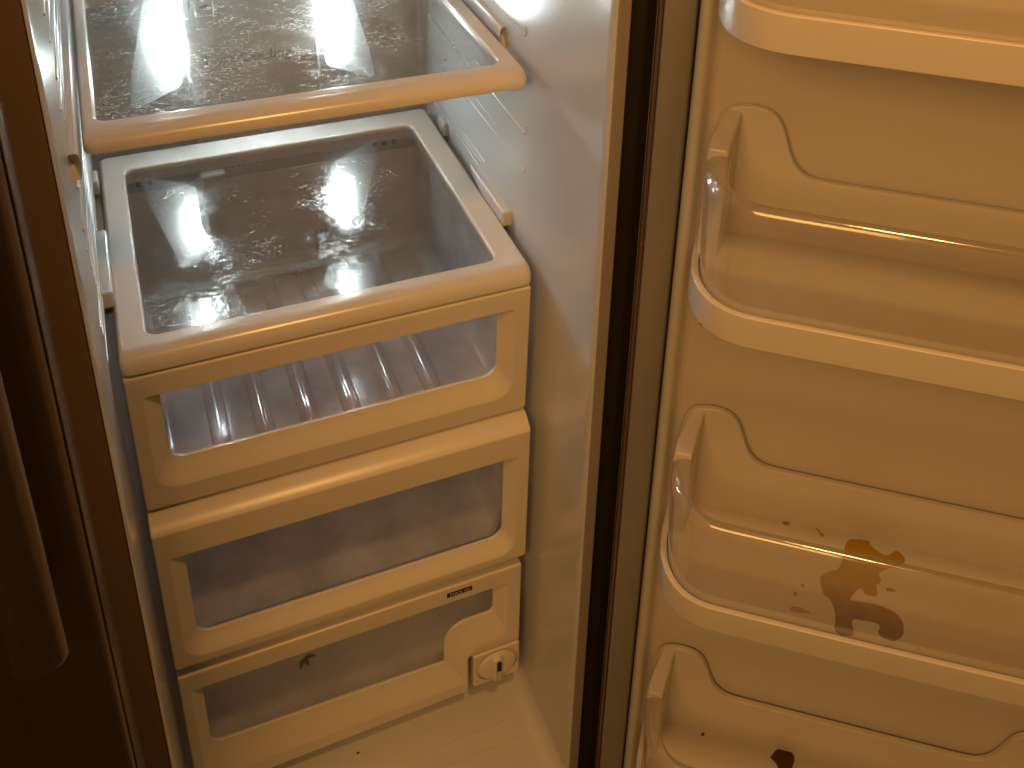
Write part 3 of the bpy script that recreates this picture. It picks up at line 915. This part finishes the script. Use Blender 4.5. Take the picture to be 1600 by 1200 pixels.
# dial housing in the notch of the bottom drawer: part of the refrigerator
hx0, hx1, hz0, hz1 = .3535, .4190, -.6470, -.5870
hr0 = lambda y, g=0: xz(rectz(hx0+g, hx1-g, hz0+g, hz1-g), .003, y, 4)
vs, fs = loft([hr0(.06), hr0(.004), hr0(.0015, .0006), hr0(.0005, .002)], True, True, True)
dh = raw('dial_housing', vs, fs, M_drawer, fr)
cx, cz = .3865, -.6155
def cring(r, y, n=40): return [Vector((cx+math.cos(2*math.pi*k/n)*r, y, cz+math.sin(2*math.pi*k/n)*r*.92)) for k in range(n)]
vs, fs = loft([cring(.0288, -.0002), cring(.0285, .0001), cring(.0270, .0040), cring(.0255, .0042)], True)
raw('dial_well', vs, fs, M_slot, dh)
vs, fs = loft([cring(.0262, .0030), cring(.0262, -.0018), cring(.0250, -.0030), cring(.018, -.0045), cring(.006, -.0052)], True, False, True)
raw('dial', vs, fs, M_drawer, dh)
rg = []
for y, g in ((-.003, 0), (-.0070, .0002), (-.0088, .0014), (-.0094, .003)):
    rg.append([Vector((cx-.002+p.x, y, cz+p.y)) for p in roundpoly(rect(-.0074+g, .0074-g, -.0220+g, .0220-g), .0058, 4)])
vs, fs = loft(rg, True, False, True)
raw('dial_grip', vs, fs, M_drawer, dh)
vs, fs = loft([[Vector((cx-.0005+p.x, -.0098, cz+p.y)) for p in roundpoly(rect(-.0030, .0034, -.021, .017), .003, 4)], [Vector((cx-.0005+p.x, -.0093, cz+p.y)) for p in roundpoly(rect(-.0030, .0034, -.021, .017), .003, 4)]], True, True, False)
raw('grip_slot', vs, fs, M_dark, dh)
vs, fs = loft([[Vector((cx-.0005+p.x, -.0103, cz+p.y)) for p in roundpoly(rect(-.0028, .0030, -.0205, -.002), .002, 4)], [Vector((cx-.0005+p.x, -.0097, cz+p.y)) for p in roundpoly(rect(-.0028, .0030, -.0205, -.002), .002, 4)]], True, True, False)
raw('grip_insert', vs, fs, M_inkw, dh)

# leaf scrap in the bottom drawer, crumbs here and there
def leaf_scrap():
    root = thing('leaf_scrap', 'dark dried leaf scrap lying on the floor of the bottom drawer', 'leaf', (.152, .121, -.6388), .5)
    for i, (a, l) in enumerate(((-2.5, .017), (-1.7, .015), (-.6, .017))):
        n = 7; L = []; R_ = []
        for k in range(n):
            f = k/(n-1); wd = .0034*math.sin(math.pi*f**.8)
            d = Vector((math.cos(a), math.sin(a), 0)); q = Vector((-d.y, d.x, 0))
            c = d*l*f + Vector((0, 0, .001+.003*math.sin(f*3)))
            L.append(c+q*wd); R_.append(c-q*wd)
        vs, fs = loft([L, [ (l_+r_)/2 + Vector((0,0,.0008)) for l_, r_ in zip(L, R_)], R_], False)
        raw('leaflet', vs, fs, M_leaf, root, world=False)
leaf_scrap()
crumb((.385, -.112, ZF), .0016, 'dark crumb on the fridge floor near the right wall', rot=.9)
crumb((.195, .0, ZF), .0013, 'dark crumb on the fridge floor below the bottom drawer', rot=.3)
crumb((.226, .190, .0167), .0011, 'black crumb in the middle of the drawer cover glass', rot=.2)
crumb((.303, .148, .2421), .0013, 'black fleck right of centre on the upper shelf glass near the top of the photo', rot=.1)
crumb((.0235, .094, .2421), .0009, 'tiny black fleck at the front left of the upper shelf glass', rot=.1)
crumb((.099, .128, .2421), .0009, 'tiny black fleck left of centre on the upper shelf glass', rot=.7)
crumb(dworld(.122, .016, BINF[3]), .0014, 'tiny brown crumb at the left in the lowest door bin', rot=.4)
